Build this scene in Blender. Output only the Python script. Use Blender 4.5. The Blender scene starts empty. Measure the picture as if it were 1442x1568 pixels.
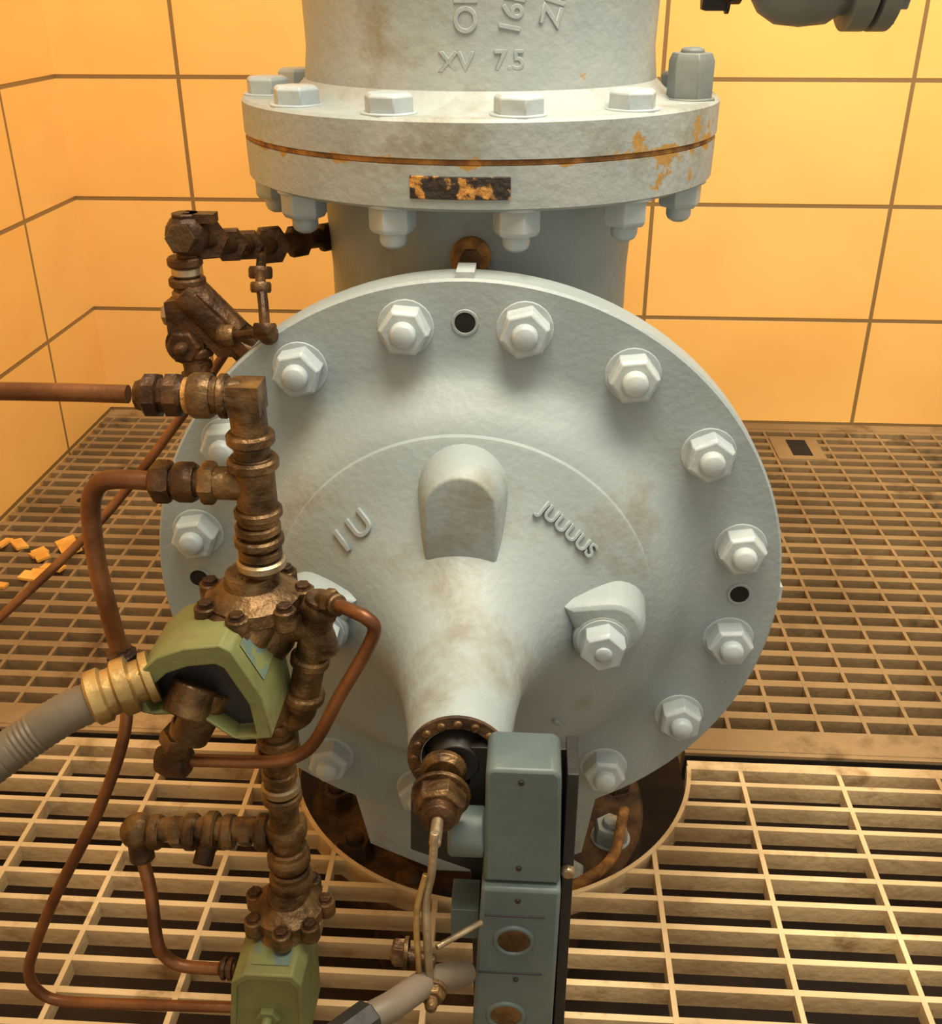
import bpy, math, random
from mathutils import Vector, Matrix
random.seed(4)
pi=math.pi
scene=bpy.context.scene
scene.view_settings.view_transform='Standard'

# ---------------------------------------------------------------- materials
def mk(name,c1,c2,scale=6,rough=.5,metal=0,bump=.1,bscale=60,rust=None,rust_amt=.62,rust_scale=9,c_lo=.4,c_hi=.65,rust2=None,r2_amt=.6,r2_scale=20,seam=None):
    m=bpy.data.materials.new(name);m.use_nodes=True
    nt=m.node_tree;N=nt.nodes;L=nt.links
    b=N['Principled BSDF']
    tc=N.new('ShaderNodeTexCoord')
    n=N.new('ShaderNodeTexNoise');n.inputs['Scale'].default_value=scale;n.inputs['Detail'].default_value=6
    L.new(tc.outputs['Object'],n.inputs['Vector'])
    r=N.new('ShaderNodeValToRGB');r.color_ramp.elements[0].position=c_lo;r.color_ramp.elements[1].position=c_hi
    r.color_ramp.elements[0].color=(*c1,1);r.color_ramp.elements[1].color=(*c2,1)
    L.new(n.outputs['Fac'],r.inputs['Fac'])
    col=r.outputs['Color']
    for idx,(rc,am,sc,wd_) in enumerate(((rust,rust_amt,rust_scale,.14),(rust2,r2_amt,r2_scale,.03))):
        if not rc: continue
        n2=N.new('ShaderNodeTexNoise');n2.inputs['Scale'].default_value=sc;n2.inputs['Detail'].default_value=9;n2.inputs['Roughness'].default_value=.65
        L.new(tc.outputs['Object'],n2.inputs['Vector'])
        fac=n2.outputs['Fac']
        if idx==1 and seam is not None:
            # corrosion concentrates around the joint between the two flanges and on one side
            sx=N.new('ShaderNodeSeparateXYZ');L.new(tc.outputs['Object'],sx.inputs[0])
            s1=N.new('ShaderNodeMath');s1.operation='SUBTRACT';s1.inputs[1].default_value=seam;L.new(sx.outputs['Z'],s1.inputs[0])
            s2=N.new('ShaderNodeMath');s2.operation='ABSOLUTE';L.new(s1.outputs[0],s2.inputs[0])
            mr=N.new('ShaderNodeMapRange');mr.inputs[1].default_value=.001;mr.inputs[2].default_value=.013;mr.inputs[3].default_value=.17;mr.inputs[4].default_value=0
            L.new(s2.outputs[0],mr.inputs[0])
            mr2=N.new('ShaderNodeMapRange');mr2.inputs[1].default_value=.02;mr2.inputs[2].default_value=.16;mr2.inputs[3].default_value=0;mr2.inputs[4].default_value=.10
            L.new(sx.outputs['X'],mr2.inputs[0])
            mr3=N.new('ShaderNodeMapRange');mr3.inputs[1].default_value=1.06;mr3.inputs[2].default_value=1.09;mr3.inputs[3].default_value=1;mr3.inputs[4].default_value=0
            L.new(sx.outputs['Z'],mr3.inputs[0])
            mm=N.new('ShaderNodeMath');mm.operation='MULTIPLY';L.new(mr2.outputs[0],mm.inputs[0]);L.new(mr3.outputs[0],mm.inputs[1])
            a1=N.new('ShaderNodeMath');a1.operation='ADD';L.new(fac,a1.inputs[0]);L.new(mr.outputs[0],a1.inputs[1])
            a2=N.new('ShaderNodeMath');a2.operation='ADD';L.new(a1.outputs[0],a2.inputs[0]);L.new(mm.outputs[0],a2.inputs[1])
            fac=a2.outputs[0]
        r2=N.new('ShaderNodeValToRGB');r2.color_ramp.elements[0].position=am;r2.color_ramp.elements[1].position=am+wd_
        L.new(fac,r2.inputs['Fac'])
        mx=N.new('ShaderNodeMix');mx.data_type='RGBA'
        L.new(r2.outputs['Color'],mx.inputs[0]);L.new(col,mx.inputs[6]);mx.inputs[7].default_value=(*rc,1)
        col=mx.outputs[2]
    L.new(col,b.inputs['Base Color'])
    b.inputs['Roughness'].default_value=rough;b.inputs['Metallic'].default_value=metal
    if bump:
        n3=N.new('ShaderNodeTexNoise');n3.inputs['Scale'].default_value=bscale;n3.inputs['Detail'].default_value=4
        L.new(tc.outputs['Object'],n3.inputs['Vector'])
        bp=N.new('ShaderNodeBump');bp.inputs['Strength'].default_value=bump;bp.inputs['Distance'].default_value=.01
        L.new(n3.outputs['Fac'],bp.inputs['Height']);L.new(bp.outputs['Normal'],b.inputs['Normal'])
    return m

M_paint=mk('grey_paint',(.235,.285,.295),(.285,.33,.33),5,.5,0,.10,110,rust=(.19,.185,.145),rust_amt=.56,rust_scale=5)
M_paint2=mk('grey_paint_rusted',(.265,.31,.31),(.325,.355,.34),8,.5,0,.14,90,rust=(.21,.20,.145),rust_amt=.57,rust_scale=7,rust2=(.36,.20,.04),r2_amt=.69,r2_scale=26,seam=1.031)
M_nut=mk('nut_paint',(.32,.375,.395),(.40,.45,.45),14,.42,0,.1,60)
M_paintd=mk('grey_paint_dark',(.13,.15,.14),(.19,.20,.18),8,.5,0,.1,60)  # darker grey paint of the side valve and the tall nut
M_blk=mk('black_metal',(.010,.009,.008),(.022,.018,.015),10,.5,0,.1)
M_rust=mk('rust',(.16,.07,.02),(.42,.2,.04),40,.85,0,.6,90)
M_rustd=mk('rust_dark',(.035,.017,.008),(.13,.065,.02),20,.75,.2,.5,80)
M_plate=mk('rust_plate',(.02,.012,.008),(.46,.22,.04),55,.7,0,.5,90,c_lo=.54,c_hi=.6)
M_brz=mk('bronze',(.06,.032,.012),(.22,.125,.046),26,.44,.6,.4,80)
M_brzd=mk('bronze_dark',(.034,.015,.006),(.11,.052,.018),26,.48,.55,.4,80)
M_brass=mk('brass',(.24,.15,.05),(.52,.36,.14),18,.4,.75,.2)
M_cop=mk('copper',(.11,.042,.015),(.26,.11,.04),12,.42,.65,.15)
M_steel=mk('steel',(.28,.21,.12),(.5,.4,.26),20,.4,.8,.15)
M_green=mk('olive_green_paint',(.12,.13,.04),(.18,.185,.065),9,.6,0,.15,60,rust=(.13,.11,.045),rust_amt=.55,rust_scale=20)
M_label=mk('label_blue_faded',(.15,.165,.055),(.09,.14,.13),45,.6,0,0,c_lo=.48,c_hi=.55)
M_blue=mk('teal_grey_paint',(.07,.10,.10),(.10,.135,.125),7,.45,0,.08,60)
M_cond=mk('conduit_grey',(.085,.066,.042),(.13,.10,.065),10,.5,0,.05)
M_pvc=mk('conduit_pale',(.12,.095,.065),(.17,.135,.095),10,.5,0,.05)
M_dark=mk('hole_dark',(.004,.003,.002),(.01,.007,.004),10,.9,0,0)
M_grate=mk('grating_frp',(.44,.31,.155),(.74,.58,.33),3.0,.5,0,.2,60,rust=(.30,.185,.08),rust_amt=.55,rust_scale=9)
M_grateb=mk('grating_frp_dirty',(.21,.135,.06),(.38,.26,.125),2.5,.55,0,.2,60,rust=(.11,.065,.027),rust_amt=.55,rust_scale=5)
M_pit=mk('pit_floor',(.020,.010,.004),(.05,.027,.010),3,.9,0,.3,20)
M_debris=mk('debris_yellow',(.7,.33,.05),(.9,.5,.1),20,.7,0,.2)

# ---------------------------------------------------------------- mesh builder
def basis(axis):
    z=Vector(axis).normalized()
    x=Vector((0,0,1)).cross(z)
    if x.length<1e-4: x=Vector((1,0,0))
    x.normalize();y=z.cross(x)
    return x,y,z
class MB:
    def __init__(s): s.v=[];s.f=[];s.m=[];s.mats=[]
    def mi(s,m):
        if m not in s.mats:s.mats.append(m)
        return s.mats.index(m)
    def lathe(s,prof,c,axis,mat,seg=48,rot=0):
        x,y,z=basis(axis);c=Vector(c);k=s.mi(mat);rings=[]
        for r,h in prof:
            if r<1e-6:
                s.v.append(c+z*h);rings.append([len(s.v)-1])
            else:
                b=len(s.v)
                for i in range(seg):
                    a=rot+2*pi*i/seg
                    s.v.append(c+z*h+x*(r*math.cos(a))+y*(r*math.sin(a)))
                rings.append(list(range(b,b+seg)))
        for A,B in zip(rings,rings[1:]):
            for i in range(seg):
                j=(i+1)%seg
                if len(A)==1 and len(B)==1: continue
                if len(A)==1: s.f.append((A[0],B[i],B[j]))
                elif len(B)==1: s.f.append((A[i],A[j],B[0]))
                else: s.f.append((A[i],A[j],B[j],B[i]))
                s.m.append(k)
        return s
    def cyl(s,a,b,r,mat,seg=32,bev=.0015,r2=None):
        a=Vector(a);b=Vector(b);L=(b-a).length;r2=r if r2 is None else r2
        bev=min(bev,L*.3,r*.3)
        return s.lathe([(0,0),(r-bev,0),(r,bev),(r2,L-bev),(r2-bev,L),(0,L)],a,b-a,mat,seg)
    def hexn(s,c,axis,r,h,mat,rot=0,dome=0,dmat=None,stud=.012):
        s.lathe([(0,0),(r,0),(r,h*.82),(r*.86,h),(0,h)],c,axis,mat,6,rot)
        s.lathe([(r*1.12,-.003),(r*1.12,.001),(0,.001)],c,axis,mat,24)
        if dome:
            z=Vector(axis).normalized()
            s.lathe([(dome,0),(dome,stud*.5),(dome*.85,stud*.8),(dome*.45,stud),(0,stud*1.03)],Vector(c)+z*h,axis,dmat or mat,20)
    def box(s,lo,hi,mat,M=None):
        k=s.mi(mat);b=len(s.v)
        for i in range(8):
            p=Vector((hi[0] if i&1 else lo[0],hi[1] if i&2 else lo[1],hi[2] if i&4 else lo[2]))
            s.v.append(M@p if M else p)
        for q in [(0,2,3,1),(4,5,7,6),(0,1,5,4),(2,6,7,3),(0,4,6,2),(1,3,7,5)]:
            s.f.append(tuple(b+i for i in q));s.m.append(k)
    def prism(s,poly,d0,d1,mat,org=(0,0,0),ux=(1,0,0),uy=(0,0,1),ud=(0,1,0)):
        k=s.mi(mat);b=len(s.v);n=len(poly);o=Vector(org);ux=Vector(ux);uy=Vector(uy);ud=Vector(ud)
        for d in (d0,d1):
            for p in poly: s.v.append(o+ux*p[0]+uy*p[1]+ud*d)
        s.f.append(tuple(range(b,b+n)));s.m.append(k)
        s.f.append(tuple(range(b+2*n-1,b+n-1,-1)));s.m.append(k)
        for i in range(n):
            j=(i+1)%n;s.f.append((b+i,b+n+i,b+n+j,b+j));s.m.append(k)
    def tube(s,pts,r,mat,seg=16,sub=6,rib=None,smooth=True):
        P=[Vector(p) for p in pts]
        if smooth and len(P)>2:
            Q=[];E=[P[0]*2-P[1]]+P+[P[-1]*2-P[-2]]
            for i in range(1,len(E)-2):
                for j in range(sub):
                    t=j/sub;p0,p1,p2,p3=E[i-1:i+3]
                    Q.append(.5*((2*p1)+(p2-p0)*t+(2*p0-5*p1+4*p2-p3)*t*t+(3*p1-p0-3*p2+p3)*t**3))
            Q.append(P[-1]);P=Q
        if rib:
            Q=[];
            for a,b in zip(P,P[1:]):
                n=max(1,int((b-a).length/(rib/2)))
                for j in range(n): Q.append(a.lerp(b,j/n))
            Q.append(P[-1]);P=Q
        k=s.mi(mat);T=[(P[min(i+1,len(P)-1)]-P[max(i-1,0)]).normalized() for i in range(len(P))]
        x=basis(T[0])[0];rings=[]
        for i,p in enumerate(P):
            x=(x-T[i]*x.dot(T[i])).normalized();y=T[i].cross(x)
            rr=r*(1+(.025 if i%2 else -.02)) if rib else r
            b=len(s.v)
            for a in range(seg):
                an=2*pi*a/seg;s.v.append(p+x*rr*math.cos(an)+y*rr*math.sin(an))
            rings.append(b)
        for A,B in zip(rings,rings[1:]):
            for i in range(seg):
                j=(i+1)%seg;s.f.append((A+i,A+j,B+j,B+i));s.m.append(k)
        for b,rv in((rings[0],1),(rings[-1],0)):
            f=list(range(b,b+seg));s.f.append(tuple(f[::-1] if rv else f));s.m.append(k)
    def sph(s,c,r,mat,seg=20,sc=1):
        n=8;s.lathe([(r*math.sin(pi*i/n),-r*sc*math.cos(pi*i/n)) for i in range(n+1)],c,(0,0,1),mat,seg)
    def obj(s,name,parent=None,bevel=0,ang=35):
        me=bpy.data.meshes.new(name);me.from_pydata([tuple(v) for v in s.v],[],s.f)
        for m in s.mats: me.materials.append(m)
        me.polygons.foreach_set('material_index',s.m)
        me.polygons.foreach_set('use_smooth',[True]*len(s.f))
        import bmesh
        bm=bmesh.new();bm.from_mesh(me);bmesh.ops.recalc_face_normals(bm,faces=bm.faces);bm.to_mesh(me);bm.free()
        me.set_sharp_from_angle(angle=math.radians(ang))
        o=bpy.data.objects.new(name,me);scene.collection.objects.link(o)
        if parent:o.parent=parent
        if bevel:
            b=o.modifiers.new('bevel','BEVEL');b.width=bevel;b.segments=2;b.limit_method='ANGLE'
        return o
def empty(name,loc=(0,0,0)):
    e=bpy.data.objects.new(name,None);scene.collection.objects.link(e);return e
def text(body,pos,normal,up,size,ext,mat,parent,name):
    cu=bpy.data.curves.new(name,'FONT');cu.body=body;cu.size=size;cu.extrude=ext;cu.bevel_depth=.0008
    cu.align_x='CENTER';cu.align_y='CENTER'
    t=bpy.data.objects.new(name+'_c',cu);scene.collection.objects.link(t)
    bpy.context.view_layer.update()
    me=bpy.data.meshes.new_from_object(t.evaluated_get(bpy.context.evaluated_depsgraph_get()))
    bpy.data.objects.remove(t)
    o=bpy.data.objects.new(name,me);me.materials.clear();me.materials.append(mat);scene.collection.objects.link(o)
    z=Vector(normal).normalized();y=Vector(up);y=(y-z*y.dot(z)).normalized();x=y.cross(z)
    M=Matrix((x,y,z)).transposed().to_4x4();M.translation=Vector(pos)
    o.matrix_world=M;o.parent=parent
    return o

# ---------------------------------------------------------------- room
def tile_mat(name,axis,u0,v0=0.0):
    m=bpy.data.materials.new(name);m.use_nodes=True;nt=m.node_tree;N=nt.nodes;L=nt.links;b=N['Principled BSDF']
    tc=N.new('ShaderNodeTexCoord');sx=N.new('ShaderNodeSeparateXYZ');L.new(tc.outputs['Object'],sx.inputs[0])
    cx=N.new('ShaderNodeCombineXYZ')
    au=N.new('ShaderNodeMath');au.operation='ADD';au.inputs[1].default_value=-u0+6.52
    av=N.new('ShaderNodeMath');av.operation='ADD';av.inputs[1].default_value=-v0+3.23
    L.new(sx.outputs[axis],au.inputs[0]);L.new(sx.outputs['Z'],av.inputs[0])
    L.new(au.outputs[0],cx.inputs[0]);L.new(av.outputs[0],cx.inputs[1])
    br=N.new('ShaderNodeTexBrick');br.offset=0;br.squash=1
    br.inputs['Scale'].default_value=1;br.inputs['Brick Width'].default_value=.652;br.inputs['Row Height'].default_value=.323
    br.inputs['Mortar Size'].default_value=.0062;br.inputs['Mortar Smooth'].default_value=.3
    br.inputs['Color1'].default_value=(.97,.56,.155,1);br.inputs['Color2'].default_value=(.98,.60,.185,1)
    br.inputs['Mortar'].default_value=(.27,.165,.06,1)
    L.new(cx.outputs[0],br.inputs['Vector'])
    no=N.new('ShaderNodeTexNoise');no.inputs['Scale'].default_value=3;L.new(cx.outputs[0],no.inputs['Vector'])
    mx=N.new('ShaderNodeMix');mx.data_type='RGBA';mx.blend_type='MULTIPLY'
    ra=N.new('ShaderNodeValToRGB');ra.color_ramp.elements[0].color=(.94,.9,.84,1);ra.color_ramp.elements[1].color=(1,1,1,1)
    ra.color_ramp.elements[0].position=.3;ra.color_ramp.elements[1].position=.6
    L.new(no.outputs['Fac'],ra.inputs[0]);mx.inputs[0].default_value=1
    L.new(br.outputs['Color'],mx.inputs[6]);L.new(ra.outputs[0],mx.inputs[7]);L.new(mx.outputs[2],b.inputs['Base Color'])
    b.inputs['Roughness'].default_value=.32
    bp=N.new('ShaderNodeBump');bp.invert=True;bp.inputs['Strength'].default_value=.6;bp.inputs['Distance'].default_value=.004
    L.new(br.outputs['Fac'],bp.inputs['Height']);L.new(bp.outputs[0],b.inputs['Normal'])
    return m
w=MB();w.box((-1.41,2.98,-.5),(3.2,3.08,2.8),tile_mat('tile_back','X',.336));w.obj('wall_back')
w=MB();w.box((-1.41,-1.2,-.5),(-1.31,2.98,2.8),tile_mat('tile_left','Y',2.65));w.obj('wall_left')
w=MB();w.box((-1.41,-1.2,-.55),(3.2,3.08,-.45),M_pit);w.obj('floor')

HC=(-.045,1.42);HR=.338
def grating(name,y0,y1,px,x0,x1,mat,bh=.034,pitch=.05,edge_h=.05,bw=.012,e0=.018,e1=.018,off=.05,cw=.009,gap_shade=False):
    g=MB()
    def seg(a,b,c,hw,alongx,zt,zb,mt=None):
        mt=mt or mat
        # clip a bar against the round pipe opening
        d=(c-HC[1]) if alongx else (c-HC[0])
        cen=HC[0] if alongx else HC[1]
        parts=[(a,b)]
        if abs(d)<HR:
            h=math.sqrt(HR*HR-d*d);parts=[]
            if a<cen-h: parts.append((a,min(b,cen-h)))
            if b>cen+h: parts.append((max(a,cen+h),b))
        for p,q in parts:
            if q-p<.004: continue
            if alongx: g.box((p,c-hw,zb),(q,c+hw,zt),mt)
            else: g.box((c-hw,p,zb),(c+hw,q,zt),mt)
    n=round((y1-y0)/pitch)
    for i in range(n+1):
        y=y0+(y1-y0)*i/n
        seg(x0,x1,y,bw/2,True,0,-bh)
    k=math.ceil((x0-off)/px)
    while k*px+off<x1:
        seg(y0,y1,k*px+off,cw/2,False,.0005,-bh+.004);k+=1
    # solid perimeter band
    seg(x0,x1,y0+e0/2,e0/2,True,.001,-edge_h);seg(x0,x1,y1-e1/2,e1/2,True,.001,-edge_h)
    if gap_shade: seg(x0,x1,y0-.006,.005,True,-.006,-.06,M_blk)   # black strip painting the shade of the open joint
    return g.obj(name)
grating('floor_grating',.15,1.408,.165,-1.30,2.6,M_grate,bw=.0095,bh=.030,cw=.0075)
grating('floor_grating',1.443,2.965,.0825,-1.30,2.6,M_grateb,bw=.019,bh=.03,e0=.05,e1=.04,cw=.007,gap_shade=True)
# rim band of the round opening
g=MB()
for a0,a1 in((-176,-4),(4,176)):
    n=64
    for i in range(n):
        b0=math.radians(a0+(a1-a0)*i/n);b1=math.radians(a0+(a1-a0)*(i+1)/n)
        k=g.mi(M_grate);b=len(g.v)
        for an in(b0,b1):
            for r,z in((HR-.002,.002),(HR+.005,.002),(HR+.005,-.04),(HR-.002,-.04)):
                g.v.append(Vector((HC[0]+r*math.cos(an),HC[1]+r*math.sin(an),z)))
        for q in((0,1,5,4),(1,2,6,5),(2,3,7,6),(3,0,4,7)):
            g.f.append(tuple(b+t for t in q));g.m.append(k)
g.obj('grating_opening_rim')
# small lifting slots in the far grating, opening shade painted as black blocks
g=MB()
lx_,ly_=.79,2.79
g.box((lx_-.075,ly_-.085,-.02),(lx_+.06,ly_+.07,.003),M_grateb);g.box((lx_-.03,ly_-.06,-.02),(lx_+.025,ly_+.05,.0042),M_dark)
g.box((-1.19,2.30,-.02),(-1.10,2.37,.003),M_grateb);g.cyl((-1.145,2.335,-.01),(-1.145,2.335,.0042),.014,M_dark)
g.obj('grating_lift_slot')

# ---------------------------------------------------------------- main valve
V=empty('industrial_valve');VX,VY,CZ=-.07,1.42,.53
m=MB()
m.lathe([(.2,-.06),(.2,.86),(.205,.95),(.215,.985)],(VX,VY,0),(0,0,1),M_paint,96)
m.lathe([(.2,-.06),(.2,-.44),(0,-.44)],(VX,VY,0),(0,0,1),M_rustd,64)
m.lathe([(.372,1.19-1.15),(.372,0.0),(.30,0),(.305,-.05),(.31,-.2),(.29,-.33),(.22,-.42),(.1,-.47),(0,-.48)],(VX,1.19,CZ),(0,-1,0),M_paint,96)
m.obj('body',V)
# cover
m=MB()
m.lathe([(.3,-.046),(.383,-.046),(.3855,-.043),(.3855,-.003),(.3825,0),(.30,0),(.283,.003),(.27,.012),(.25,.034),(.236,.046),(.226,.051),(.2245,.056),(.220,.0585),(.19,.068),(.16,.083),(.135,.099),(.113,.117),(.094,.140),(.079,.167),(.068,.198),(.059,.24),(.053,.28),(.05,.318),(.048,.322),(.037,.322),(.035,.27),(0,.27)],(VX,1.1,CZ),(0,-1,0),M_paint,128)
for v in m.v:   # the nozzle leans slightly to the right
    h=1.1-v.y
    if h>.1: v.x+=.014*(h-.1)/.222
m.box((VX-.01,1.103,CZ+.37),(VX+.01,1.145,CZ+.392),M_nut)
m.box((VX+.372,1.103,CZ-.010),(VX+.389,1.14,CZ+.010),M_nut)
m.obj('cover',V)
m=MB()
for k in range(16):
    a=math.radians(11.25+22.5*k)
    m.hexn((VX+.337*math.sin(a),1.1,CZ+.337*math.cos(a)),(0,-1,0),.0285,.026,M_nut,rot=random.random()*1.05,dome=.0145,stud=.013)
m.obj('cover_nuts',V,bevel=.0012)
m=MB()
for a in(0,90,270,180):
    a=math.radians(a);c=(VX+.337*math.sin(a),1.0995,CZ+.337*math.cos(a))
    m.lathe([(.0115,0),(0,.0004)],c,(0,-1,0),M_dark,24)  # black disc paints the shade inside the hole
    m.lathe([(.0115,0),(.012,.001),(.0145,.001),(.0155,0)],c,(0,-1,0),M_paint,24)
m.obj('cover_jacking_holes',V)
# arched lug on top of the cone, and teardrop side bosses
m=MB()
def arch(w,top,bot,n=14):
    return [(-w,bot)]+[(-w*math.cos(pi*i/n),top-w+w*math.sin(pi*i/n)) for i in range(n+1)]+[(w,bot)]
def loft(m,polys,mat,org):
    k=m.mi(mat);n=len(polys[0][0]);b=len(m.v)
    for poly,y in polys:
        for p in poly:m.v.append(Vector((org[0]+p[0],y,org[2]+p[1])))
    for q in range(len(polys)-1):
        for i in range(n):
            j=(i+1)%n;m.f.append((b+q*n+i,b+(q+1)*n+i,b+(q+1)*n+j,b+q*n+j));m.m.append(k)
    m.f.append(tuple(b+i for i in range(n)));m.m.append(k)
loft(m,[(arch(.0365,.203,.07),.980),(arch(.039,.2055,.07),.9815),(arch(.044,.212,.07),.996),(arch(.049,.216,.07),1.018),(arch(.054,.22,.07),1.06)],M_paint,(VX+.002,0,CZ))
def tear(r,sx,px_,pz_,n=20):
    L=math.hypot(px_,pz_);base=math.atan2(pz_,px_);al=math.acos(r/L);out=[(px_,pz_)]
    for i in range(n+1):
        a=base+al+(2*pi-2*al)*i/n;out.append((r*math.cos(a),r*math.sin(a)))
    return [(p[0]*sx,p[1]) for p in out]
for sx in(1,-1):
    cx=VX+sx*.172;cz=CZ+.008
    loft(m,[(tear(.031,sx,-.044,.026),.988),(tear(.036,sx,-.052,.029),.991),(tear(.041,sx,-.064,.033),1.003),(tear(.045,sx,-.078,.036),1.045)],M_paint,(cx,0,cz+.004))
    nx,nz=cx-sx*.009,cz-.008
    m.lathe([(.036,-.05),(.0335,-.002),(.031,.0),(0,.0)],(nx,.987,nz),(0,-1,0),M_paint,32)
    m.hexn((nx,.987,nz),(0,-1,0),.0265,.026,M_nut,rot=.3,dome=.010,stud=.004)
m.obj('cover_lugs',V,bevel=.001,ang=50)
def dome_text(body,ang,r,h,size,name,flip=1,rot=0,mat=None,ext=.002):
    a=math.radians(ang);rad=Vector((math.sin(a),0,math.cos(a)))
    pos=Vector((VX,1.1-h,CZ))+rad*r
    n=Vector((0,-1,0))*.89+rad*.45
    up=Matrix.Rotation(math.radians(rot),3,'Y')@(rad*flip)
    text(body,pos,n,up,size,ext,mat or M_paint,V,name)
dome_text('I U',-46,.168,.080,.040,'cast_mark')
dome_text('JUUUUS',44,.172,.078,.0235,'cast_serial')
dome_text('1',142,.195,.068,.026,'cast_digit',-1)
# top flanges
m=MB();fc=(VX,VY,0)
m.lathe([(.2,.980),(.292,.980),(.2985,.984),(.2995,1.028),(.296,1.0285)],fc,(0,0,1),M_paint2,128)
m.lathe([(.2965,1.028),(.298,1.0295),(.298,1.0335),(.2965,1.035)],fc,(0,0,1),M_rust,128)
m.lathe([(.296,1.0345),(.3005,1.035),(.3005,1.071),(.297,1.0745),(.25,1.0755),(.234,1.081),(.221,1.094),(.217,1.13),(.219,1.2),(.230,1.26),(.245,1.33),(.25,1.5),(.25,2.2)],fc,(0,0,1),M_paint2,128)
m.obj('top_flange',V)
m=MB()
for k in range(12):
    a=math.radians(-18.5+30*k);x=VX+.267*math.sin(a);y=VY-.267*math.cos(a)
    tall=.05 if k==3 else .02
    m.hexn((x,y,1.076),(0,0,1),.0275,tall,M_nut if k!=3 else M_paintd,rot=random.random(),dome=.014 if k==3 else 0,stud=.006)
    m.hexn((x,y,.980),(0,0,-1),.027,.03,M_nut,rot=random.random(),dome=.0155,stud=.018)
m.obj('flange_bolts',V,bevel=.0012)
m=MB();k=m.mi(M_plate);b=len(m.v);n=12
for i in range(n+1):
    a=math.radians(-11.5+20.5*i/n)
    for r,z in((.299,.994),(.3008,.995),(.3008,1.017),(.299,1.018)):
        m.v.append(Vector((VX+r*math.sin(a),VY-r*math.cos(a),z)))
for i in range(n):
    for j in range(3):
        q=b+i*4+j;m.f.append((q,q+4,q+5,q+1));m.m.append(k)
m.obj('name_plate',V)
m=MB();m.cyl((VX,1.235,.912),(VX,1.205,.912),.024,M_rust,24,.004);m.cyl((VX,1.21,.912),(VX,1.198,.912),.013,M_rustd,6)
m.obj('drain_boss',V)
for i,(tx,zz,sz,aa,ro) in enumerate((('OI',1.168,.034,-1,90),('16L',1.172,.032,12,80),('ZIS',1.178,.032,24,75),('XV',1.122,.028,-4,0),('7.5',1.124,.028,11,0))):
    a=math.radians(aa);n=Vector((math.sin(a),-math.cos(a),0))
    up=Matrix.Rotation(math.radians(ro),3,n)@Vector((0,0,1))
    text(tx,Vector((VX,VY,zz))+n*(.2165 if i<3 else .2172),n,up,sz,.0022 if i<3 else .0008,M_paint2,V,'cast_rating')
# lower flange in the pit
m=MB()
m.lathe([(.2,0),(.29,0),(.295,-.005),(.295,-.05),(.29,-.055),(.2,-.055)],(VX,VY,-.10),(0,0,1),M_rustd,64)
for k in range(12):
    a=math.radians(8+30*k);m.hexn((VX+.25*math.sin(a),VY-.25*math.cos(a),-.10),(0,0,1),.03,.03,M_rustd if k!=1 and k!=2 else M_paint2,rot=random.random(),dome=.015)
m.tube([(.06,1.16,-.06),(.12,1.18,-.04),(.16,1.24,-.05),(.18,1.32,-.03)],.009,M_rust)
m.prism([(-.19,.24),(-.15,.03),(-.05,-.02),(.08,-.02),(.17,.03),(.20,.24)],1.16,1.32,M_paint2,(VX,0,0))
m.obj('lower_flange',V)

# stem, gland
m=MB()
sx=VX;gx=VX+.013
for k in range(16):
    a=2*pi*k/16;m.cyl((gx+.0425*math.cos(a),.7795,CZ+.0425*math.sin(a)),(gx+.0425*math.cos(a),.774,CZ+.0425*math.sin(a)),.005,M_brz,8)
m.lathe([(.05,0),(.0505,-.004),(.037,-.0045),(.037,.001),(.05,0)],(gx,.778,CZ),(0,-1,0),M_rustd,48)
m.lathe([(.034,0),(.028,.012),(.022,.03),(0,.03)],(gx-.002,.80,CZ),(0,-1,0),M_blk,32)
m.lathe([(.022,0),(.023,.006),(.018,.012),(0,.012)],(sx,.765,CZ),(0,-1,0),M_brz,24)
m.hexn((sx,.728,CZ-.002),(0,-1,0),.025,.02,M_brz,rot=.2)
m.lathe([(.016,0),(.016,.01),(.010,.014),(0,.014)],(sx,.708,CZ-.002),(0,-1,0),M_brzd,24)
m.cyl((sx,.78,CZ),(sx,.665,CZ),.0055,M_steel,16)
m.obj('stem',V,bevel=.0008)

# ---------------------------------------------------------------- limit switch
S=empty('limit_switch_box')
m=MB()
m.prism([(-.028,.570),(-.022,.574),(.034,.574),(.040,.568),(.0435,.436),(-.0295,.436)],.715,.77,M_blue)
m.prism([(-.031,.434),(.0445,.434),(.042,.13),(-.044,.13)],.708,.763,M_blue)
m.obj('housing',S,bevel=.004)
m=MB()
for hx,hz in((.001,.365),(-.005,.255)):
    m.lathe([(.021,0),(.0195,.0025),(.0165,.0025),(.0155,0)],(hx,.708,hz),(0,-1,0),M_blue,32)
    m.lathe([(.0158,.0005),(0,.0008)],(hx,.708,hz),(0,-1,0),M_brz,24)
for z in(.560,.455,.42,.31):
    m.lathe([(.0028,0),(.0028,.002),(0,.002)],(.004,.715 if z>.44 else .708,z),(0,-1,0),M_blk,12)
m.box((-.028,.7068,.398),(.03,.7085,.4),M_blk);m.box((-.034,.7068,.318),(.03,.7085,.320),M_blk)
m.cyl((-.064,.74,.475),(-.028,.74,.475),.024,M_blue,32,.003)
m.box((-.062,.725,.345),(-.034,.765,.385),M_blue)
m.obj('fittings',S,bevel=.001)
m=MB()
m.prism([(-.045,.550),(.05,.552),(.055,.12),(-.04,.12),(-.045,.39),(-.106,.415),(-.104,.485),(-.062,.495),(-.045,.505)],.772,.784,M_blk)
m.box((.046,.735,.12),(.057,.79,.554),M_blk)
m.cyl((.0515,.728,.435),(.0515,.74,.435),.007,M_steel,8)
m.obj('bracket',S,bevel=.001)
m=MB()
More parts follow.
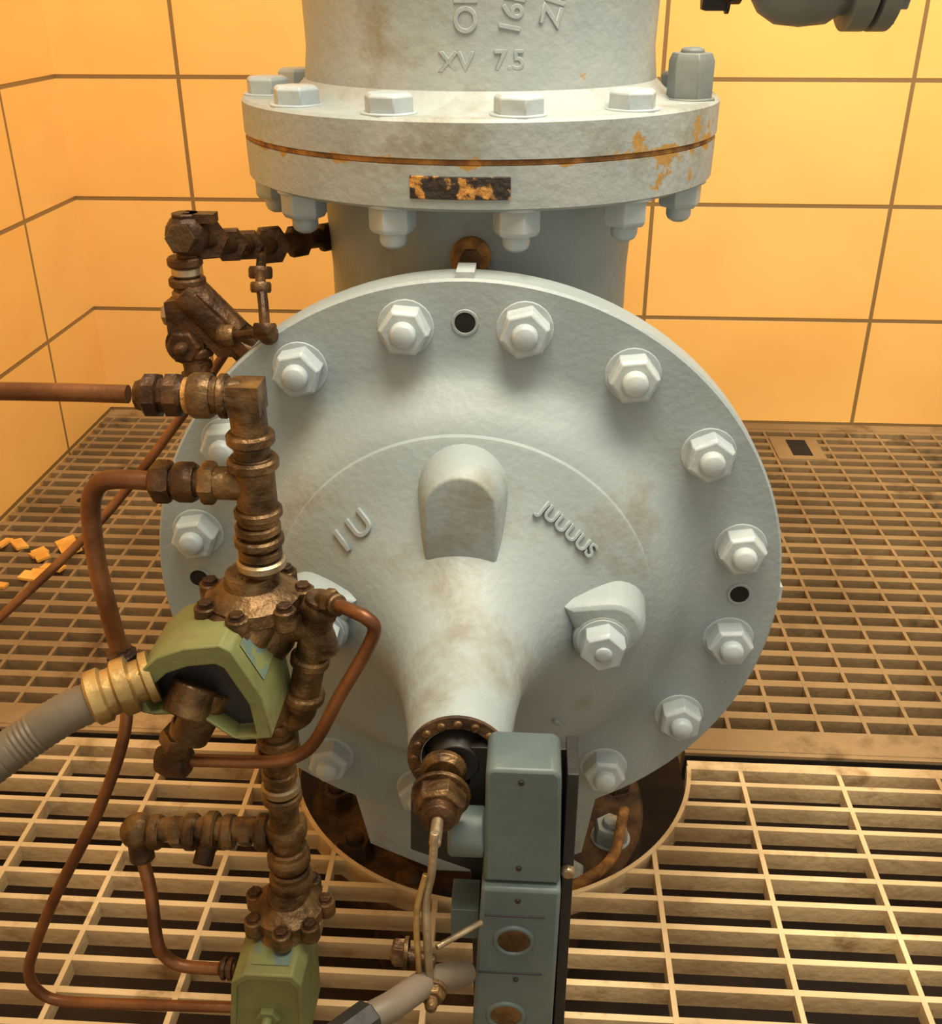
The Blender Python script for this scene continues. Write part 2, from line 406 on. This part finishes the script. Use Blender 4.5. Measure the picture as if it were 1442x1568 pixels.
m.tube([(sx,.668,CZ+.012),(sx-.003,.662,.50),(sx-.008,.655,.47),(sx-.006,.645,.42),(sx-.004,.64,.375)],.004,M_steel,10)
m.tube([(sx-.008,.66,.50),(sx-.016,.65,.46),(sx-.014,.64,.39)],.003,M_brass,10)
m.cyl((sx-.042,.655,.405),(sx+.0,.65,.40),.007,M_brz,16)
m.hexn((sx-.028,.655,.405),(-1,0,0),.013,.012,M_brz)
m.hexn((sx-.002,.637,.378),(0,-1,0),.012,.009,M_brz,dome=.006)
m.cyl((sx,.66,.408),(-.03,.70,.398),.003,M_steel,10)
m.obj('lever',S,bevel=.0008)

# flexible conduit lower right
m=MB()
m.tube([(-.047,.70,.325),(-.075,.65,.375),(-.103,.60,.405),(-.132,.57,.412),(-.20,.48,.43)],.0125,M_pvc,18,8)
m.cyl((-.120,.582,.410),(-.15,.546,.417),.0175,M_blk,8)
m.obj('conduit_hose')

# ---------------------------------------------------------------- control piping
C=empty('control_piping');RY=.86
m=MB()
Z=(0,0,1);X=(1,0,0)
def collar(c,axis,r,h,mat=M_brz,hexa=False):
    m.lathe([(0,-h/2),(r*.9,-h/2),(r,-h*.3),(r,h*.3),(r*.9,h/2),(0,h/2)],c,axis,mat,6 if hexa else 24)
rx=-.252
m.tube([(-.30,RY,.868),(-.275,RY,.868),(-.262,RY,.867),(-.2535,RY,.860),(rx,RY,.846),(rx,RY,.81)],.017,M_brz,20)
m.box((-.266,RY-.016,.854),(-.237,RY+.016,.882),M_brz)
collar((-.292,RY,.868),X,.021,.02);collar((-.272,RY,.868),X,.0205,.008)
collar((rx,RY,.828),Z,.0225,.012)
m.cyl((rx,RY,.81),(rx,RY,.74),.019,M_brz,24)
collar((rx,RY,.803),Z,.024,.012);collar((rx,RY,.752),Z,.023,.01)
m.cyl((rx,RY,.781),(-.30,RY,.781),.016,M_brz);collar((-.296,RY,.781),X,.021,.014,hexa=True)
collar((-.318,RY,.781),X,.0195,.02,M_brzd);collar((-.34,RY,.781),X,.021,.018,M_brzd,True)
m.cyl((-.30,RY,.781),(-.352,RY,.781),.014,M_brzd)
for z,r in((.735,.022),(.722,.024),(.708,.021),(.697,.024)): collar((rx-.002,RY,z),Z,r,.01,M_brz if z!=.697 else M_steel)
m.cyl((rx-.002,RY,.76),(rx-.002,RY,.66),.016,M_brz)
def diaph(c,r,nb=8):
    m.lathe([(0,.03),(r*.5,.03),(r*.55,.018),(r*.8,.010),(r*.94,.006),(r*.94,-.008),(r*.85,-.012),(r*.6,-.016),(r*.5,-.03),(0,-.03)],c,Z,M_brz,32)
    for k in range(nb):
        a=2*pi*k/nb+.2+random.uniform(-.08,.08);p=Vector(c)+Vector((math.cos(a),math.sin(a),0))*r*.98
        m.cyl(p+Vector((0,0,.008)),p+Vector((0,0,-.014)),.0115,M_brz,12)
        m.hexn(p+Vector((0,0,.008)),Z,.0075,.005,M_brzd)
diaph((-.266,RY,.655),.050,7)
m.cyl((-.27,RY-.01,.64),(-.29,.82,.62),.034,M_brz,24)
m.sph((-.262,RY,.615),.036,M_brz)
m.tube([(-.235,RY,.62),(-.205,.85,.63),(-.195,.85,.60)],.015,M_brz)
m.cyl((-.195,.85,.665),(-.225,.85,.53),.016,M_brz,20)
collar((-.198,.85,.652),(.2,0,1),.021,.014,M_brz,True);collar((-.212,.85,.59),(.2,0,1),.02,.012,M_brz);collar((-.221,.85,.545),(.2,0,1),.021,.012)
m.tube([(-.221,.85,.545),(-.226,.855,.52),(-.24,RY,.505),(-.257,RY,.50)],.014,M_brz)
m.cyl((-.195,.85,.66),(-.175,.83,.668),.011,M_brz);collar((-.185,.84,.665),(1,-.5,.2),.014,.012,M_brz,True)
lx=-.254
m.cyl((lx-.002,RY,.60),(lx-.006,RY,.27),.0165,M_brz,24)
collar((lx-.003,RY,.53),Z,.024,.03);collar((lx-.003,RY,.50),Z,.0215,.012,M_brz,True)
collar((lx-.003,RY,.478),Z,.0225,.012,M_brz);collar((lx-.004,RY,.462),Z,.0245,.012)
for z,r,mt in((.43,.0195,M_brz),(.412,.0215,M_steel),(.398,.022,M_brz),(.35,.024,M_brz),(.318,.022,M_brz),(.306,.0245,M_brz),(.285,.023,M_brz),(.272,.025,M_brz)):
    collar((lx-.005,RY,z),Z,r,.012 if r<.024 else .02,mt)
m.cyl((lx,RY,.35),(-.43,RY,.338),.0135,M_brz)
for x,r in((-.285,.021),(-.305,.017),(-.325,.02),(-.345,.0235),(-.368,.021),(-.385,.018),(-.41,.02)): collar((x,RY,.345-(lx-x)*.06),X,r,.014,M_brz,x==-.305 or x==-.385)
m.cyl((-.345,RY,.343),(-.35,RY-.03,.318),.011,M_brzd);m.sph((-.43,RY,.336),.021,M_brz)
m.cyl((-.43,RY,.336),(-.428,.852,.30),.014,M_brzd)
diaph((-.263,.85,.236),.044,7)
m.cyl((-.263,.85,.235),(-.268,.83,.20),.03,M_brz,24)
m.obj('bronze_riser',C)
# copper tubes
m=MB()
m.tube([(-.345,RY,.781),(-.385,RY,.782),(-.404,RY,.775),(-.415,RY,.75),(-.419,RY,.69),(-.416,RY,.63),(-.411,RY,.565)],.0095,M_cop,14)
m.tube([(-1.295,RY,.862),(-.52,RY,.868),(-.36,RY,.868)],.0085,M_cop,14)
m.tube([(-.185,.84,.665),(-.162,.82,.670),(-.145,.81,.668),(-.138,.81,.655),(-.15,.81,.625),(-.175,.81,.578),(-.202,.81,.522),(-.222,.81,.5),(-.25,.81,.49),(-.30,.81,.488),(-.357,.81,.487)],.0068,M_cop,14)
m.tube([(-.411,RY,.56),(-.414,.84,.496),(-.45,.82,.404),(-.509,.80,.295),(-.552,.80,.205),(-.566,.80,.165),(-.562,.80,.135),(-.539,.80,.118),(-.48,.80,.117),(-.325,.80,.122)],.0065,M_cop,14)
m.tube([(-.428,.852,.30),(-.42,.84,.26),(-.414,.82,.205),(-.408,.82,.18),(-.392,.82,.165),(-.36,.82,.162),(-.325,.82,.163)],.0075,M_cop,14)
m.tube([(-.37,1.26,.80),(-.44,1.2,.705),(-.548,1.15,.578),(-.679,1.1,.461),(-.8,1.05,.36)],.006,M_cop,12)
m.obj('copper_tubes',C)
m=MB()
def coup(a,b,r,mt):
    a=Vector(a);b=Vector(b);d=b-a;L=d.length
    m.lathe([(0,0),(r*.65,0),(r*.75,L*.12),(r,L*.2),(r,L*.42),(r*.8,L*.45),(r*.8,L*.55),(r,L*.58),(r,L*.8),(r*.75,L*.88),(r*.65,L),(0,L)],a,d,mt,8)
coup((-.352,RY,.867),(-.302,RY,.868),.0205,M_brzd)
m.lathe([(.013,-.004),(.0165,-.002),(.0165,.002),(.013,.004)],(-.305,RY,.868),X,M_rust,20)
coup((-.411,RY,.59),(-.412,RY,.555),.016,M_brzd)
m.sph((-.412,RY,.548),.02,M_brzd)
m.lathe([(0,0),(.013,0),(.018,.01),(.018,.03),(.012,.035),(0,.035)],(-.37,.81,.487),X,M_brzd,20)
m.cyl((-.352,.81,.487),(-.33,.80,.545),.014,M_brz,20);collar((-.342,.805,.52),(.35,-.1,1),.019,.02,M_brz,True)
m.cyl((-.325,.79,.535),(-.295,.80,.59),.019,M_brz,24)
coup((-.345,.82,.163),(-.325,.82,.163),.013,M_brzd)
m.obj('couplings',C)
# upper strainer assembly beside the neck
m=MB()
m.tube([(-.25,1.40,.895),(-.29,1.35,.90),(-.325,1.28,.908),(-.355,1.19,.93),(-.375,1.155,.945),(-.384,1.15,.94),(-.387,1.15,.92),(-.39,1.15,.89)],.0125,M_brzd,16)
for p,d,r in(((-.27,1.375,.898),(1,-1,0),.02),((-.30,1.33,.902),(1,-1,0),.022),((-.324,1.28,.908),(1,-2,0),.025),((-.34,1.235,.918),(1,-4,0),.019),((-.352,1.2,.926),(1,-4,0),.021),((-.368,1.165,.94),(1,-2,0),.025)):
    collar(p,d,r,.016,M_brzd,True)
m.sph((-.384,1.15,.948),.025,M_brzd)
collar((-.384,1.128,.948),(0,-1,.2),.018,.014,M_brz,True)
m.cyl((-.384,1.15,.95),(-.384,1.15,.972),.016,M_brzd,8)
m.box((-.385,1.14,.962),(-.350,1.16,.972),M_brzd)
for z,r,mt in((.918,.02,M_brzd),(.907,.0165,M_steel),(.895,.021,M_brzd),(.88,.019,M_brz)): collar((-.391,1.15,z),Z,r,.011,mt)
m.prism([(-.415,.875),(-.375,.885),(-.33,.84),(-.315,.828),(-.325,.812),(-.36,.812),(-.375,.83),(-.415,.82)],1.13,1.17,M_brzd)
m.cyl((-.395,1.15,.885),(-.345,1.15,.83),.024,M_brzd,20);m.cyl((-.345,1.15,.83),(-.322,1.14,.812),.018,M_brzd,8)
m.hexn((-.412,1.15,.856),(-1,0,0),.013,.012,M_steel)
m.hexn((-.397,1.13,.825),(0,-1,0),.02,.01,M_brzd,dome=.008)
m.cyl((-.395,1.15,.84),(-.385,1.13,.775),.015,M_brzd)
for z,r in((.815,.021),(.80,.018),(.785,.021)): collar((-.388,1.14,z),Z,r,.011,M_brzd,True)
m.tube([(-.385,1.14,.78),(-.375,1.12,.775),(-.35,1.06,.79),(-.32,.95,.83),(-.305,RY,.866)],.011,M_brzd)
m.tube([(-.327,1.25,.908),(-.318,1.2,.898),(-.309,1.16,.892),(-.303,1.14,.875),(-.298,1.12,.862),(-.293,1.10,.855)],.006,M_brzd,10)
collar((-.316,1.19,.896),(0,.3,1),.014,.014,M_brzd);collar((-.308,1.155,.888),(0,.3,1),.012,.012,M_brz);collar((-.293,1.1,.856),(0,.3,1),.013,.013,M_brzd)
m.tube([(-.29,1.10,.852),(-.33,1.12,.842),(-.39,1.15,.83)],.005,M_brzd,10);m.sph((-.29,1.1,.85),.012,M_brzd)
collar((-.345,1.125,.84),X,.012,.018,M_brz)
m.obj('strainer_assembly',C,bevel=.0008)

# ---------------------------------------------------------------- solenoid valves
def solenoid(name,prof,y0,y1,cav,depth=.02,zsh=-.003,sc=.84):
    E=empty(name);m=MB()
    n=len(prof)
    k=m.mi(M_green);cx=sum(p[0] for p in prof)/n;cz=sum(p[1] for p in prof)/n
    inner=[(cx+(p[0]-cx)*sc,cz+(p[1]-cz)*sc+zsh) for p in prof]
    b=len(m.v)
    for poly,y in((prof,y1),(prof,y0),(inner,y0),(inner,y0+depth)):
        for p in poly:m.v.append(Vector((p[0],y,p[1])))
    for q in range(3):
        for i in range(n):
            j=(i+1)%n;m.f.append((b+q*n+i,b+(q+1)*n+i,b+(q+1)*n+j,b+q*n+j));m.m.append(k)
    m.f.append(tuple(b+i for i in range(n)));m.m.append(k)
    kd=m.mi(cav);m.f.append(tuple(b+3*n+i for i in range(n)));m.m.append(kd)
    m.obj('housing',E,bevel=.002)
    return E
prof1=[(-.236,.553),(-.241,.60),(-.266,.652),(-.276,.658),(-.31,.653),(-.337,.642),(-.358,.622),(-.370,.596),(-.362,.578),(-.325,.582),(-.30,.575),(-.268,.548)]
E1=solenoid('solenoid_valve',prof1,.772,.862,M_blk,.02,-.010,.78)
m=MB()
p0=Vector((-.2445,0,.607));p1=Vector((-.2635,0,.6465))
nrm=Vector((.05,0,.024)).normalized()*.0012
k=m.mi(M_label);b=len(m.v)
for p,y in((p0,.79),(p0,.84),(p1,.84),(p1,.79)):m.v.append(Vector((p.x,y,p.z))+nrm)
m.f.append((b,b+1,b+2,b+3));m.m.append(k)
m.obj('label',E1)
m=MB()
m.cyl((-.31,.79,.60),(-.32,.775,.575),.022,M_brz,20)
def ringy(pts,r,mt,seg=24):
    a,bb=map(Vector,pts);d=bb-a;L=d.length
    m.lathe([(0,0),(r,0),(r,L*.12),(r*.82,L*.16),(r*.82,L*.3),(r*1.1,L*.34),(r*1.1,L*.55),(r*.9,L*.6),(r*.9,L*.72),(r*1.05,L*.76),(r*1.05,L*.95),(r*.9,L),(0,L)],a,d,mt,seg)
ringy([(-.350,.79,.608),(-.405,.765,.596)],.0255,M_brass)
m.obj('conduit_connector',E1)
m=MB();m.tube([(-.40,.765,.596),(-.43,.75,.586),(-.478,.72,.561),(-.54,.66,.53),(-.66,.55,.49)],.0195,M_cond,20,8,rib=.005);m.obj('flexible_conduit')
prof2=[(-.236,.09),(-.234,.202),(-.244,.216),(-.298,.216),(-.314,.202),(-.328,.09)]
E2=solenoid('solenoid_valve',prof2,.772,.858,M_green,.004)
m=MB();m.hexn((-.277,.776,.145),(0,-1,0),.014,.008,M_green,dome=.006)
k=m.mi(M_label);b=len(m.v)
for p in((-.25,.785,.2172),(-.292,.785,.2172),(-.292,.835,.2172),(-.25,.835,.2172)):m.v.append(Vector(p))
m.f.append((b,b+1,b+2,b+3));m.m.append(k)
m.obj('coil_nut',E2)

# ---------------------------------------------------------------- overhead side valve
m=MB()
m.lathe([(0,0),(.035,0),(.035,.16),(.05,.165),(.05,.185),(.04,.19),(.045,.2)],(.06,VY,1.225),X,M_rustd,32)
m.lathe([(.045,.0),(.06,.01),(.072,.03),(.075,.06),(.072,.09),(.062,.105),(.062,.11),(.08,.112),(.08,.135),(.064,.137),(.064,.14),(.08,.142),(.08,.162),(.045,.165),(.04,.25),(.04,1.6),(0,1.6)],(.26,VY,1.225),X,M_paintd,48)
for k in range(8):
    a=2*pi*k/8;m.hexn((.423,VY+.062*math.cos(a),1.225+.062*math.sin(a)),X,.012,.01,M_paintd)
    m.hexn((.23,VY+.045*math.cos(a),1.225+.045*math.sin(a)),(-1,0,0),.014,.03,M_blk)
m.obj('side_branch_valve')
m=MB()
for i in range(16):
    x=-1.16+random.uniform(-.10,.10);y=1.98+random.uniform(-.14,.12);a=random.random()*3;s=random.uniform(.015,.042)
    M=Matrix.Translation((x,y,.004))@Matrix.Rotation(a,4,'Z')@Matrix.Rotation(random.uniform(-.15,.15),4,'X')
    m.box((-s,-s*.6,-.002),(s,s*.5,.004),M_debris,M)
m.obj('broken_tile_debris')

# ---------------------------------------------------------------- lights
def area(name,loc,target,size,energy,col):
    l=bpy.data.lights.new(name,'AREA');l.size=size;l.energy=energy;l.color=col
    o=bpy.data.objects.new(name,l);scene.collection.objects.link(o);o.location=loc
    o.rotation_euler=(Vector(target)-Vector(loc)).to_track_quat('-Z','Y').to_euler();return o
area('ceiling_light',(.1,.75,2.7),(0,1.5,.4),1.0,64,(1,.89,.70))
area('ceiling_light',(1.0,1.3,2.7),(.4,2.98,.7),1.2,42,(1,.88,.70))
wd=bpy.data.worlds.new('world');scene.world=wd;wd.use_nodes=True
wd.node_tree.nodes['Background'].inputs[0].default_value=(1,.90,.74,1)
wd.node_tree.nodes['Background'].inputs[1].default_value=.78

# ---------------------------------------------------------------- camera
th=math.radians(27.2);ps=math.radians(3.3)
cam=bpy.data.cameras.new('camera');cam.sensor_fit='HORIZONTAL';cam.sensor_width=36;cam.lens=36*1581/1442
co=bpy.data.objects.new('camera',cam);scene.collection.objects.link(co)
co.location=(0,0,1.2);co.rotation_euler=(math.pi/2-th,0,ps);cam.clip_start=.02
scene.camera=co
